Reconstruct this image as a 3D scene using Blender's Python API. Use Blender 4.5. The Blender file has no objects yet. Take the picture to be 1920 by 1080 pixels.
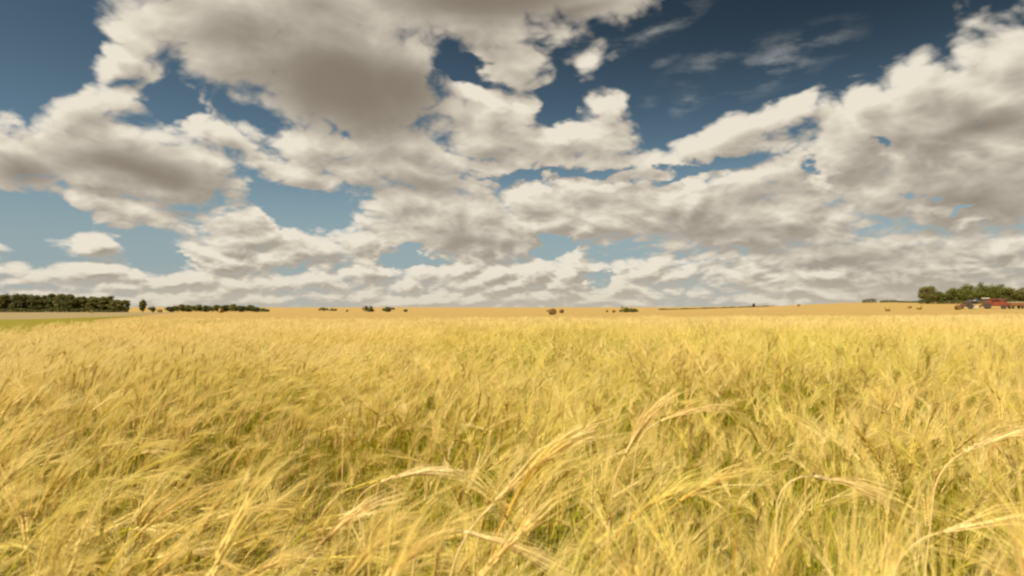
import bpy, bmesh, math, random
import numpy as np
from mathutils import Vector, Matrix, noise as mnoise
R = math.radians
C = bpy.context.scene.collection
SC = bpy.context.scene

# ---------------------------------------------------------------- camera
EYE = 1.38
cam_data = bpy.data.cameras.new('camera')
cam_data.sensor_width = 36.0
cam_data.lens = 18.0 / math.tan(R(37.0))
cam_data.clip_start = 0.02
cam_data.clip_end = 20000.0
cam = bpy.data.objects.new('camera', cam_data)
C.objects.link(cam)
cam.location = (0, 0, EYE)
cam.rotation_euler = (R(90 + 1.75), 0, 0)
SC.camera = cam
cam_data.dof.use_dof = True
cam_data.dof.focus_distance = 6.0
cam_data.dof.aperture_fstop = 6.3

# ---------------------------------------------------------------- view + render settings
SC.view_settings.view_transform = 'Standard'
SC.view_settings.look = 'None'
SC.view_settings.exposure = 0.52
SC.view_settings.gamma = 1.0
SC.view_settings.use_curve_mapping = False
SC.cycles.max_bounces = 6
SC.cycles.diffuse_bounces = 3
SC.cycles.glossy_bounces = 2
SC.cycles.transmission_bounces = 3
SC.cycles.transparent_max_bounces = 8
SC.cycles.pixel_filter_type = 'BLACKMAN_HARRIS'
SC.cycles.filter_width = 2.3
SC.cycles.use_denoising = True

# ---------------------------------------------------------------- sun (high, from behind on the left)
SUN_AZ, SUN_EL = R(-135), R(51)          # azimuth from +Y (the view), clockwise positive
sun_dir = Vector((math.sin(SUN_AZ) * math.cos(SUN_EL), math.cos(SUN_AZ) * math.cos(SUN_EL), math.sin(SUN_EL)))
sl = bpy.data.lights.new('sun', 'SUN')
sl.energy = 5.0
sl.angle = R(0.6)
sl.color = (1.0, 0.93, 0.78)
so = bpy.data.objects.new('sun', sl)
C.objects.link(so)
so.rotation_euler = (-sun_dir).to_track_quat('-Z', 'Y').to_euler()

# ---------------------------------------------------------------- world: Nishita sky under a procedural cloud deck
world = bpy.data.worlds.new('World')
SC.world = world
world.use_nodes = True
NT = world.node_tree
NT.nodes.clear()


class Nodes:
    """small helper to write node maths as expressions"""
    def __init__(self, nt): self.nt = nt

    def put(self, sock, v):
        if isinstance(v, bpy.types.NodeSocket): self.nt.links.new(v, sock)
        elif v is not None:
            if isinstance(v, (tuple, list)) and len(v) == 3 and len(sock.default_value) == 4: v = (*v, 1.0)
            sock.default_value = v

    def m(self, op, a, b=None, c=None, clamp=False):
        n = self.nt.nodes.new('ShaderNodeMath'); n.operation = op; n.use_clamp = clamp
        self.put(n.inputs[0], a)
        if b is not None: self.put(n.inputs[1], b)
        if c is not None: self.put(n.inputs[2], c)
        return n.outputs[0]

    def v(self, op, a, b=None, s=None):
        n = self.nt.nodes.new('ShaderNodeVectorMath'); n.operation = op
        self.put(n.inputs[0], a)
        if b is not None: self.put(n.inputs[1], b)
        if s is not None: self.put(n.inputs['Scale'], s)
        return n.outputs['Value'] if op in ('LENGTH', 'DOT_PRODUCT', 'DISTANCE') else n.outputs[0]

    def xyz(self, x, y, z):
        n = self.nt.nodes.new('ShaderNodeCombineXYZ')
        for i, q in enumerate((x, y, z)): self.put(n.inputs[i], q)
        return n.outputs[0]

    def sep(self, a):
        n = self.nt.nodes.new('ShaderNodeSeparateXYZ'); self.put(n.inputs[0], a)
        return n.outputs

    def noise(self, vec, scale, detail=4, rough=0.5, lac=2.0, out=0, dist=0.0):
        n = self.nt.nodes.new('ShaderNodeTexNoise'); n.noise_dimensions = '3D'
        self.put(n.inputs['Vector'], vec)
        n.inputs['Scale'].default_value = scale; n.inputs['Detail'].default_value = detail
        n.inputs['Roughness'].default_value = rough; n.inputs['Lacunarity'].default_value = lac
        n.inputs['Distortion'].default_value = dist
        return n.outputs[out]

    def noise2(self, vec, scale, detail=4, rough=0.5, lac=2.0, out=0):
        n = self.nt.nodes.new('ShaderNodeTexNoise'); n.noise_dimensions = '2D'
        self.put(n.inputs['Vector'], vec)
        n.inputs['Scale'].default_value = scale; n.inputs['Detail'].default_value = detail
        n.inputs['Roughness'].default_value = rough; n.inputs['Lacunarity'].default_value = lac
        return n.outputs[out]

    def billow(self, vec, scale, octaves=3, gain=0.5):
        tot, w, norm = None, 1.0, 0.0
        for k in range(octaves):
            q = self.v('ADD', vec, (3.7 * k, 1.3 * k, 0.0))
            b = self.m('ABSOLUTE', self.m('SUBTRACT', self.noise2(q, scale * 2.1 ** k, 0.0), 0.5))
            tot = self.m('MULTIPLY', b, w) if tot is None else self.m('MULTIPLY_ADD', b, w, tot)
            norm += w; w *= gain
        return self.m('MULTIPLY', tot, 1.0 / norm)

    def voro(self, vec, scale, smooth=0.6, detail=2.0, rough=0.5):
        n = self.nt.nodes.new('ShaderNodeTexVoronoi'); n.voronoi_dimensions = '3D'; n.feature = 'SMOOTH_F1'
        n.normalize = True
        self.put(n.inputs['Vector'], vec)
        n.inputs['Scale'].default_value = scale; n.inputs['Smoothness'].default_value = smooth
        n.inputs['Detail'].default_value = detail; n.inputs['Roughness'].default_value = rough
        return n.outputs['Distance']

    def smooth(self, x, lo, hi, a=0.0, b=1.0):
        n = self.nt.nodes.new('ShaderNodeMapRange'); n.interpolation_type = 'SMOOTHSTEP'
        self.put(n.inputs['Value'], x)
        self.put(n.inputs['From Min'], lo); self.put(n.inputs['From Max'], hi)
        self.put(n.inputs['To Min'], a); self.put(n.inputs['To Max'], b)
        return n.outputs['Result']

    def mix(self, f, a, b, mode='MIX'):
        n = self.nt.nodes.new('ShaderNodeMix'); n.data_type = 'RGBA'; n.blend_type = mode
        n.clamp_factor = True
        self.put(n.inputs[0], f); self.put(n.inputs[6], a); self.put(n.inputs[7], b)
        return n.outputs[2]

    def ramp(self, f, stops):
        n = self.nt.nodes.new('ShaderNodeValToRGB')
        e = n.color_ramp.elements
        while len(e) < len(stops): e.new(0.5)
        for k, (p, c) in enumerate(stops):
            e[k].position = p; e[k].color = (*c, 1.0)
        self.put(n.inputs[0], f)
        return n.outputs[0]


W = Nodes(NT)
# clouds as directions: azimuth, elevation, half width, half height (degrees), tilt (degrees, rising to the right), weight
CLOUDS = [
    (-13.81, 19.06, 9.57, 5.96, -12, 1.4), (-23.98, 20.63, 7.96, 4.04, -20, 1.0), (-29.23, 18.34, 2.42, 2.52, -40, 0.9), (-17.65, 23.32, 13.48, 2.59, 0, 0.9),
    (-2.73, 25.08, 14.26, 3.22, 3, 1.1), (-0.23, 20.4, 4.08, 3.03, 0, 1.0), (0.23, 22.59, 4.99, 2.16, 0, 1.0), (-32.19, 14.06, 3.41, 3.09, -15, 1.1),
    (-29.8, 10.82, 8.52, 3.04, -8, 1.4), (-36.6, 10.2, 3.07, 2.82, 0, 1.1), (-24.97, 9.69, 4.46, 1.4, -8, 0.8), (-29.91, 7.35, 5.09, 1.47, -5, 0.8),
    (-23.88, 13.18, 3.97, 1.9, -15, 0.9), (-17.11, 10.63, 3.1, 1.34, -5, 0.9), (-20.76, 11.63, 2.37, 1.22, -10, 0.5), (-8.98, 12.27, 8.33, 3.22, 0, 1.0),
    (-1.13, 15.08, 6.09, 4.25, -5, 1.05), (2.71, 13.27, 4.51, 2.37, 0, 0.9), (-7.19, 7.96, 7.29, 3.3, 0, 1.0), (-12.0, 5.45, 4.09, 2.19, 0, 0.9),
    (-2.7, 5.78, 11.11, 2.23, 0, 1.0), (-11.61, 12.6, 7.35, 1.91, 0, 0.8), (-4.98, 16.42, 3.37, 2.1, 0, 0.7), (-17.54, 12.27, 2.47, 1.45, 0, 0.6),
    (-27.56, 12.6, 2.14, 1.54, 0, 0.5), (7.67, 16.34, 2.23, 1.88, 0, 1.0), (8.1, 13.8, 3.77, 1.92, 0, 0.9), (8.53, 12.29, 7.92, 0.86, 0, 0.5),
    (18.78, 14.24, 6.08, 2.43, 16, 0.85), (30.01, 13.25, 8.84, 3.74, 22, 1.2), (36.41, 15.64, 3.24, 4.09, 20, 1.1), (35.09, 9.13, 9.73, 4.7, 0, 1.2),
    (24.6, 10.52, 7.09, 2.99, 12, 1.0), (27.58, 14.32, 3.92, 2.28, 25, 0.9), (6.25, 20.21, 1.35, 0.88, 40, 0.22), (10.71, 8.54, 13.3, 3.26, 0, 1.1),
    (19.11, 6.74, 11.97, 2.95, 0, 1.1), (4.06, 8.0, 7.59, 3.1, 0, 1.0), (-21.88, 6.62, 4.46, 2.15, 0, 1.0), (-22.24, 4.12, 5.2, 1.87, 0, 1.0),
    (-17.06, 4.9, 4.53, 1.71, 0, 0.9), (-32.03, 4.72, 2.14, 1.14, 0, 1.0), (-30.16, 5.52, 0.84, 0.39, 0, 0.5), (-35.57, 2.23, 2.23, 0.95, 0, 0.8),
    (-32.0, 2.78, 1.94, 0.92, 0, 0.8), (-28.46, 2.01, 2.43, 0.71, 0, 0.7), (-23.74, 2.01, 14.93, 1.48, 0, 0.9), (1.8, 2.65, 21.43, 2.02, 0, 1.0),
    (26.71, 3.17, 17.1, 3.01, 0, 1.1), (-27.39, 0.76, 14.11, 0.8, 0, 0.7), (0.0, 0.94, 21.43, 1.08, 0, 0.8), (26.68, 0.92, 16.03, 1.04, 0, 0.8),
    (-36.93, 4.46, 0.72, 0.9, 0, 0.5), (110, 28, 55, 24, 0, 0.9), (-110, 30, 50, 22, 0, 0.9), (170, 35, 50, 25, 0, 0.9),
    (-165, 30, 40, 25, 0, 0.9), (20, 58, 70, 18, 0, 0.7),  # wide banks behind and overhead are out of view, added to lift ambient light
]
HOLES = [
    (-26.59, 15.2, 1.89, 1.45, -10, 0.9), (-3.04, 19.28, 2.99, 0.98, -26, 0.8), (-17.09, 8.1, 3.5, 1.44, -12, 1.1), (-35.34, 6.12, 2.85, 1.53, 0, 1.0),
    (-27.97, 4.33, 1.76, 1.59, 0, 1.0), (2.95, 16.88, 1.36, 2.09, -40, 0.6), (4.51, 11.3, 6.71, 0.35, 0, 0.6), (14.18, 11.21, 3.82, 0.42, 12, 0.6),
    (-8.94, 4.3, 1.98, 0.71, 0, 0.8), (3.6, 5.42, 1.44, 0.8, 0, 0.9), (7.7, 2.98, 1.41, 0.71, 0, 0.8), (28.27, 12.82, 0.88, 0.69, 30, 0.6),
    (24.23, 10.87, 0.83, 0.72, 0, 0.7), (31.6, 8.17, 1.31, 0.45, -10, 0.6), (33.5, 6.85, 1.26, 0.37, 5, 0.6), (12.08, 18.38, 2.6, 2.42, 0, 0.6),
    (-35.55, 17.52, 3.31, 3.05, 0, 1.0), (21.24, 18.74, 9.04, 2.68, 20, 0.9), (1.82, 22.39, 0.91, 0.79, 0, 0.1),
]
DARK = [
    (-13.37, 17.49, 10.64, 4.77, -12, 0.95), (-9.23, 17.93, 5.73, 3.48, -5, 0.85), (-22.05, 20.16, 8.57, 3.75, -25, 0.46), (-15.98, 23.13, 8.38, 3.0, 0, 0.46),
    (-1.37, 25.47, 14.28, 3.01, 3, 0.9), (5.45, 24.24, 5.85, 1.15, 5, 0.6), (-28.23, 10.01, 8.42, 1.94, -8, 0.62), (-35.99, 9.21, 3.56, 1.65, 0, 0.55),
    (-32.33, 12.94, 2.27, 2.19, 0, 0.25), (-25.85, 7.23, 2.01, 1.04, 0, 0.45), (-7.64, 10.58, 7.95, 1.83, 0, 0.33), (-11.61, 12.6, 4.77, 1.27, 0, 0.25),
    (0.0, 13.07, 4.07, 1.3, 0, 0.2), (-2.7, 5.56, 6.72, 0.98, 0, 0.42), (16.24, 5.99, 9.5, 1.2, 0, 0.4), (20.34, 9.19, 5.16, 1.66, 10, 0.3),
    (8.52, 10.12, 5.29, 1.09, 0, 0.15), (35.45, 12.49, 3.91, 1.34, 8, 0.62), (30.33, 12.27, 7.42, 2.63, 15, 0.3), (34.45, 7.73, 6.77, 2.93, 0, 0.42),
    (26.72, 3.97, 11.82, 1.44, 0, 0.36), (31.88, 5.68, 6.51, 1.14, 0, 0.3), (10.69, 4.59, 12.86, 0.62, 0, 0.3), (30.17, 1.71, 13.44, 1.01, 0, 0.33),
    (-21.08, 4.57, 2.75, 0.5, 0, 0.25), (-15.8, 3.41, 3.33, 0.43, 0, 0.2), (-22.66, 6.79, 1.92, 0.58, 0, 0.2), (-0.45, 20.4, 2.73, 1.61, 0, 0.2),
    (19.18, 13.59, 3.63, 0.57, 18, 0.2),
]
CIRRUS = [
    (12.11, 22.14, 5.21, 1.16, 20, 1.0), (21.24, 18.74, 7.48, 2.3, 15, 1.0), (16.36, 19.25, 5.01, 1.57, 20, 0.7), (14.65, 16.59, 2.12, 1.22, 40, 0.9),
    (12.87, 19.77, 1.47, 0.48, 15, 0.6), (11.42, 16.79, 1.31, 0.62, 0, 0.7), (6.34, 20.49, 2.69, 1.2, 20, 0.8), (30.41, 17.06, 2.03, 0.72, 30, 0.5),
]
DECK = 0.42
CLOUD_RAMP = [(0.0, (0.180, 0.140, 0.100)), (0.25, (0.295, 0.252, 0.198)), (0.5, (0.455, 0.402, 0.332)), (0.72, (0.63, 0.56, 0.455)), (1.0, (0.87, 0.80, 0.67))]
SKY_AWAY, SKY_BASE = 0.37, 0.42
SKY_TINT = (0.72, 0.79, 0.71)
HORIZON = (0.60, 0.53, 0.42)

dirn = NT.nodes.new('ShaderNodeTexCoord').outputs['Generated']
dx, dy, dz = W.sep(dirn)
az = W.m('MULTIPLY', W.m('ARCTAN2', dx, dy), 57.29578)
el = W.m('MULTIPLY', W.m('ARCSINE', dz), 57.29578)
zc = W.m('ADD', W.m('MAXIMUM', dz, 0.0), DECK)
deck = W.xyz(W.m('DIVIDE', dx, zc), W.m('DIVIDE', dy, zc), 0.37)        # the deck in perspective
ang = W.xyz(az, el, 0.0)


def field(blobs, vec, start=-1.3, k=0.25):
    acc, base = None, vec
    for (a, e, rx, ry, tilt, w) in blobs:
        if acc is not None:                                              # chains the terms one after the other (keeps the shader stack small)
            n = NT.nodes.new('ShaderNodeVectorMath'); n.operation = 'MULTIPLY_ADD'
            W.put(n.inputs[0], acc); n.inputs[1].default_value = (1e-7, 1e-7, 0); W.put(n.inputs[2], base)
            vec = n.outputs[0]
        mp = NT.nodes.new('ShaderNodeMapping'); mp.vector_type = 'TEXTURE'
        W.put(mp.inputs['Vector'], vec)
        mp.inputs['Location'].default_value = (a, e, 0)
        mp.inputs['Rotation'].default_value = (0, 0, R(tilt))
        mp.inputs['Scale'].default_value = (rx, ry, 1e6)
        r = W.v('LENGTH', mp.outputs[0])
        f = W.m('MULTIPLY_ADD', r, -w, w)
        acc = W.m('MAXIMUM', f, start) if acc is None else W.m('SMOOTH_MAX', acc, f, k)
    return acc


def shape(ang_v, deck_v):
    """the large forms: layout, wobble and cauliflower heads"""
    wob = W.v('SUBTRACT', W.noise2(deck_v, 3.6, 2, 0.5, out=1), (0.5, 0.5, 0.5))
    q = W.v('ADD', ang_v, W.v('MULTIPLY', wob, (3.4, 2.0, 0.0)))
    f = field(CLOUDS, q)
    rag = W.v('SUBTRACT', W.noise2(deck_v, 10.0, 3, 0.6, out=1), (0.5, 0.5, 0.5))
    h = W.m('MAXIMUM', field(HOLES, W.v('ADD', q, W.v('MULTIPLY', rag, (5.0, 2.6, 0.0))), -1.0, 0.2), -0.3)
    f = W.m('SUBTRACT', f, W.m('MULTIPLY', W.m('ADD', h, 0.3), 1.2))
    f = W.m('SMOOTH_MIN', f, 0.7, 0.3)
    dv = W.v('ADD', deck_v, W.v('SCALE', wob, s=0.07))
    n1 = W.m('SUBTRACT', W.noise2(dv, 5.0, 1, 0.5), 0.5)
    n2 = W.m('SUBTRACT', W.billow(dv, 8.0, 3, 0.5), 0.10)
    return W.m('ADD', f, W.m('ADD', W.m('MULTIPLY', n1, 0.55), W.m('MULTIPLY', n2, 2.6))), dv


s0, dv0 = shape(ang, deck)
far_k = W.m('MULTIPLY_ADD', W.m('MAXIMUM', el, 0.0), 0.045, 0.35)         # distant clouds are smaller: look a shorter way sunwards
oa, oe = W.m('MULTIPLY', far_k, -0.9), W.m('MULTIPLY', far_k, 1.35)
ang2 = W.v('ADD', ang, W.xyz(oa, oe, 0.0))
zc2 = W.m('ADD', W.m('MAXIMUM', W.m('MULTIPLY_ADD', oe, 0.01745, dz), 0.0), DECK)
deck2 = W.xyz(W.m('DIVIDE', W.m('MULTIPLY_ADD', oa, 0.01745, dx), zc2), W.m('DIVIDE', dy, zc2), 0.37)
s1, _ = shape(ang2, deck2)
fine = W.m('ADD', W.m('MULTIPLY', W.m('SUBTRACT', W.noise2(dv0, 26.0, 4, 0.55), 0.5), 0.17),
           W.m('MULTIPLY', W.m('SUBTRACT', W.billow(dv0, 38.0, 2, 0.6), 0.13), 0.32))
d0 = W.m('ADD', s0, fine)

lowness = W.smooth(el, 8.0, 1.0)                                          # thicker, paler air towards the horizon
alpha = W.smooth(d0, -0.10, W.m('MULTIPLY_ADD', lowness, 0.10, 0.42))
lit = W.m('MULTIPLY', W.m('SUBTRACT', s0, s1), W.m('MULTIPLY_ADD', lowness, 1.1, 1.0))                                             # faces the sun where the cloud thins out sunwards
thick = W.smooth(s0, 0.0, 1.1)
lit = W.m('SMOOTH_MAX', lit, -0.5, 0.3)
wd = W.v('SUBTRACT', W.noise2(deck, 2.6, 4, 0.5, out=1), (.5, .5, .5))
dark = W.smooth(field(DARK, W.v('ADD', ang, W.v('MULTIPLY', wd, (3.6, 2.2, 0))), -0.6, 0.2), -0.12, 0.75)
lum = W.m('MULTIPLY_ADD', W.m('MULTIPLY', lit, W.m('MULTIPLY_ADD', dark, -0.75, 1.0)), 0.66, 0.78)
lum = W.m('SUBTRACT', lum, W.m('MULTIPLY', thick, 0.20))
lum = W.m('MULTIPLY_ADD', W.m('MULTIPLY', fine, W.m('SUBTRACT', 1.0, dark)), 0.30, lum)
lum = W.m('MULTIPLY', lum, W.m('SUBTRACT', 1.0, W.m('MULTIPLY', dark, 0.80)))
lum = W.m('ADD', lum, W.m('MULTIPLY', lowness, 0.05), clamp=True)
lum = W.m('MULTIPLY_ADD', W.m('MULTIPLY', lum, lum), -0.18, W.m('MULTIPLY', lum, 1.12))   # gentle shoulder
cloud_col = W.ramp(lum, CLOUD_RAMP)
cirrus_n = W.noise2(W.v('MULTIPLY', ang, (0.10, 0.32, 1.0)), 2.0, 6, 0.6)
cirrus = W.m('MULTIPLY', W.m('MAXIMUM', field(CIRRUS, ang, -0.6, 0.3), 0.0), W.smooth(cirrus_n, 0.42, 0.75))

sky = NT.nodes.new('ShaderNodeTexSky')
sky.sky_type = 'NISHITA'
sky.sun_disc = False
sky.sun_elevation = SUN_EL
sky.sun_rotation = SUN_AZ
sky.air_density = 1.0
sky.dust_density = 0.6
sky.ozone_density = 2.0
# deep polarised blue away from the sun, paler on the sun's side
away = W.smooth(az, -45.0, 30.0)
high = W.smooth(el, 2.0, 24.0)
pol = W.m('SUBTRACT', 1.0, W.m('MULTIPLY', W.m('MULTIPLY_ADD', away, SKY_AWAY, SKY_BASE), high))
blue = W.mix(1.0, sky.outputs[0], W.v('SCALE', SKY_TINT, s=pol), 'MULTIPLY')
CS = 10.0
blue = W.mix(W.smooth(el, 13.0, 2.0, 0.0, 0.75), blue, tuple(CS * q for q in (0.30, 0.37, 0.41)))   # milky air low down
cc = W.v('SCALE', cloud_col, s=CS)
out = W.mix(W.m('MULTIPLY', cirrus, 0.5, clamp=True), blue, tuple(CS * q for q in (0.50, 0.50, 0.47)))
out = W.mix(alpha, out, cc)
out = W.mix(W.smooth(el, 3.8, -0.5, 0.0, 0.55), out, tuple(CS * q for q in HORIZON))
bg = NT.nodes.new('ShaderNodeBackground')
bg.inputs['Strength'].default_value = 0.071
W.put(bg.inputs['Color'], out)
wo = NT.nodes.new('ShaderNodeOutputWorld')
NT.links.new(bg.outputs[0], wo.inputs['Surface'])
world.cycles.sampling_method = 'NONE'                                     # the sky is even enough to be met by chance; the sun is a lamp

# ================================================================ helpers
rng = np.random.default_rng(11)
random.seed(5)


def sst(a, b, x):
    t = np.clip((np.asarray(x, float) - a) / (b - a), 0, 1)
    return t * t * (3 - 2 * t)


def ground_h(x, y):
    """height of the land: level round the camera, a long rise on the right and a faint one far off"""
    x = np.asarray(x, float); y = np.asarray(y, float)
    yy = np.maximum(y, 1.0)
    u = x / yy
    t = np.clip((y - 150.0) / 150.0, 0, 1.35)
    rise = 3.5 * t ** 1.2 * sst(0.16, 0.58, u)
    far = 4.5 * sst(350, 1500, y)
    und = 0.12 * np.sin(x * 0.021 + 1.0) * np.sin(y * 0.017) * sst(60, 200, y) * sst(-0.35, 0.0, u)
    return rise + far + und


class MB:
    """collects shapes and links them as one mesh object"""
    def __init__(self): self.v, self.f, self.mi, self.sm = [], [], [], []

    def add(self, verts, faces, mi=0, smooth=False):
        o = len(self.v)
        self.v.extend(tuple(p) for p in verts)
        for f in faces:
            self.f.append(tuple(i + o for i in f)); self.mi.append(mi); self.sm.append(smooth)

    def box(self, x0, x1, y0, y1, z0, z1, mi=0, taper=0.0):
        t = taper
        vs = [(x0, y0, z0), (x1, y0, z0), (x1, y1, z0), (x0, y1, z0), (x0 + t, y0 + t, z1), (x1 - t, y0 + t, z1), (x1 - t, y1 - t, z1), (x0 + t, y1 - t, z1)]
        self.add(vs, [(3, 2, 1, 0), (4, 5, 6, 7), (0, 1, 5, 4), (1, 2, 6, 5), (2, 3, 7, 6), (3, 0, 4, 7)], mi)

    def prism(self, prof, y0, y1, mi=0):
        n = len(prof)
        vs = [(x, y0, z) for x, z in prof] + [(x, y1, z) for x, z in prof]
        fs = [tuple(range(n - 1, -1, -1))[::-1], tuple(range(n, 2 * n))[::-1]]
        fs += [((i + 1) % n, i, n + i, n + (i + 1) % n) for i in range(n)]
        self.add(vs, fs, mi)

    def tube(self, pts, rad, sides=3, mi=0, cap=True):
        pts = [Vector(p) for p in pts]
        n = len(pts); vs = []
        for i, p in enumerate(pts):
            d = (pts[min(i + 1, n - 1)] - pts[max(i - 1, 0)]).normalized()
            a = d.cross(Vector((0, 1, 0.013)));
            if a.length < 1e-4: a = d.cross(Vector((1, 0, 0)))
            a.normalize(); b = d.cross(a)
            r = rad[i] if hasattr(rad, '__len__') else rad
            for k in range(sides):
                q = 2 * math.pi * k / sides
                vs.append(p + (a * math.cos(q) + b * math.sin(q)) * r)
        fs = [(i * sides + k, i * sides + (k + 1) % sides, (i + 1) * sides + (k + 1) % sides, (i + 1) * sides + k) for i in range(n - 1) for k in range(sides)]
        if cap: fs += [tuple(range(sides))[::-1], tuple(range((n - 1) * sides, n * sides))]
        self.add(vs, fs, mi, sides > 3)

    def ribbon(self, pts, wid, side, mi=0):
        vs = []; side = Vector(side).normalized()
        for p, w in zip(pts, wid):
            vs += [Vector(p) - side * w * 0.5, Vector(p) + side * w * 0.5]
        self.add(vs, [(2 * i, 2 * i + 1, 2 * i + 3, 2 * i + 2) for i in range(len(pts) - 1)], mi)

    def lathe_y(self, cx, cz, prof, seg=20, mi=0):
        """revolve (y, r) pairs about an axis parallel to Y through (cx, cz)"""
        vs = [(cx + r * math.cos(2 * math.pi * k / seg), y, cz + r * math.sin(2 * math.pi * k / seg)) for y, r in prof for k in range(seg)]
        fs = [(i * seg + k, i * seg + (k + 1) % seg, (i + 1) * seg + (k + 1) % seg, (i + 1) * seg + k) for i in range(len(prof) - 1) for k in range(seg)]
        fs += [tuple(range(seg)), tuple(range((len(prof) - 1) * seg, len(prof) * seg))[::-1]]
        self.add(vs, fs, mi)

    def mesh(self, name, mats):
        me = bpy.data.meshes.new(name)
        me.from_pydata(self.v, [], self.f)
        for m in (mats if isinstance(mats, (list, tuple)) else [mats]): me.materials.append(m)
        me.polygons.foreach_set('material_index', self.mi)
        me.polygons.foreach_set('use_smooth', self.sm)
        me.update()
        return me

    def build(self, name, mats, parent=None, col=C):
        o = bpy.data.objects.new(name, self.mesh(name, mats))
        if col: col.objects.link(o)
        if parent: o.parent = parent
        return o


def tag(o, label=None, cat=None, group=None, kind=None):
    if label: o['label'] = label
    if cat: o['category'] = cat
    if group: o['group'] = group
    if kind: o['kind'] = kind
    return o


def empty(name, loc, rz=0.0):
    o = bpy.data.objects.new(name, None); C.objects.link(o)
    o.empty_display_size = 0.3
    o.location = loc; o.rotation_euler = (0, 0, rz)
    return o


def copy_tree(o, parent=None):
    c = o.copy(); C.objects.link(c); c.parent = parent
    for ch in o.children: copy_tree(ch, c)
    return c


FPX = 960 / math.tan(R(37.0)); PITCH = R(1.75)


def bearing(px): return (px - 960) / FPX


def spot(px, depth):
    """a place on the land, that far out and in that direction"""
    x = bearing(px) * depth
    return (x, depth, float(ground_h(x, depth)))


def at(px, py, depth):
    v = (540 - py) / FPX
    y = math.cos(PITCH) - v * math.sin(PITCH); z = math.sin(PITCH) + v * math.cos(PITCH)
    return Vector((bearing(px) / y * depth, depth, EYE + z / y * depth))


# ================================================================ materials
def new_mat(name):
    m = bpy.data.materials.new(name); m.use_nodes = True
    nt = m.node_tree; nt.nodes.clear()
    out = nt.nodes.new('ShaderNodeOutputMaterial')
    return m, nt, out, Nodes(nt)


def plant_mat(name, cols, green=None, trans=0.35, rough=0.55, patch=0.0, spec=0.25, ripe=None):
    """straw: a colour for every plant, patches of greener crop in the field, light through the blade"""
    m, nt, out, N = new_mat(name)
    rnd = nt.nodes.new('ShaderNodeObjectInfo').outputs['Random']
    pos = nt.nodes.new('ShaderNodeNewGeometry').outputs['Position']
    n = len(cols)
    c = N.ramp(rnd, [((i + 0.5) / n, q) for i, q in enumerate(cols)])
    if green:
        flat = N.v('MULTIPLY', pos, (1, 1, 0.0))
        p1 = N.noise(flat, 0.55, 3, 0.6); p2 = N.noise(flat, 0.09, 2, 0.5)
        g = N.smooth(N.m('MULTIPLY_ADD', p2, 0.8, N.m('MULTIPLY', p1, 0.9)), 0.70, 1.02)
        c = N.mix(N.m('MULTIPLY', g, patch), c, green)
    if ripe:                                                              # riper, paler crop on the left and towards the far side
        px_, py_, _ = N.sep(pos)
        wav = N.m('MULTIPLY', N.m('SUBTRACT', N.noise(pos, 0.25, 2, 0.5), 0.5), 6.0)
        rp = N.m('MAXIMUM', N.smooth(N.m('ADD', px_, wav), -0.6, -4.5), N.smooth(N.m('ADD', py_, wav), 7.0, 24.0))
        c = N.mix(N.m('MULTIPLY', rp, 0.55), c, ripe)
    fine = N.noise(pos, 90.0, 2, 0.6)
    c = N.mix(N.smooth(fine, 0.35, 0.75, 0.0, 0.22), c, tuple(q * 0.45 for q in cols[0]))
    bs = nt.nodes.new('ShaderNodeBsdfPrincipled')
    N.put(bs.inputs['Base Color'], c)
    bs.inputs['Roughness'].default_value = rough
    bs.inputs['Specular IOR Level'].default_value = spec
    tr = nt.nodes.new('ShaderNodeBsdfTranslucent'); N.put(tr.inputs['Color'], c)
    mx = nt.nodes.new('ShaderNodeMixShader'); mx.inputs[0].default_value = trans
    nt.links.new(bs.outputs[0], mx.inputs[1]); nt.links.new(tr.outputs[0], mx.inputs[2])
    nt.links.new(mx.outputs[0], out.inputs['Surface'])
    return m


M = {}
M['stem'] = plant_mat('straw_stem', [(0.46, 0.40, 0.020), (0.62, 0.47, 0.04), (0.30, 0.33, 0.016), (0.66, 0.49, 0.06)], (0.28, 0.33, 0.016), 0.35, 0.5, 0.75, ripe=(0.62, 0.49, 0.08))
M['leaf'] = plant_mat('straw_leaf', [(0.36, 0.36, 0.022), (0.66, 0.49, 0.07), (0.48, 0.43, 0.03), (0.19, 0.25, 0.018), (0.74, 0.57, 0.14)], (0.18, 0.24, 0.016), 0.45, 0.5, 0.75, ripe=(0.70, 0.53, 0.12))
M['ear'] = plant_mat('barley_ear', [(0.80, 0.60, 0.18), (0.86, 0.66, 0.26), (0.70, 0.56, 0.10), (0.84, 0.60, 0.20)], (0.62, 0.56, 0.06), 0.25, 0.5, 0.45, ripe=(0.85, 0.645, 0.30))
M['awn'] = plant_mat('barley_awn', [(0.86, 0.66, 0.20), (0.90, 0.72, 0.30), (0.78, 0.63, 0.13), (0.88, 0.65, 0.22)], (0.70, 0.64, 0.08), 0.42, 0.42, 0.45, 0.35, ripe=(0.90, 0.71, 0.37))
M['pale'] = plant_mat('bleached_straw', [(0.86, 0.66, 0.30), (0.87, 0.64, 0.25)], None, 0.30, 0.45)
M['gold'] = plant_mat('golden_straw', [(0.80, 0.54, 0.10), (0.78, 0.50, 0.09)], None, 0.35, 0.45)
M['brown'] = plant_mat('weathered_ear', [(0.50, 0.33, 0.05), (0.46, 0.30, 0.05)], None, 0.15, 0.6)


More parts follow.
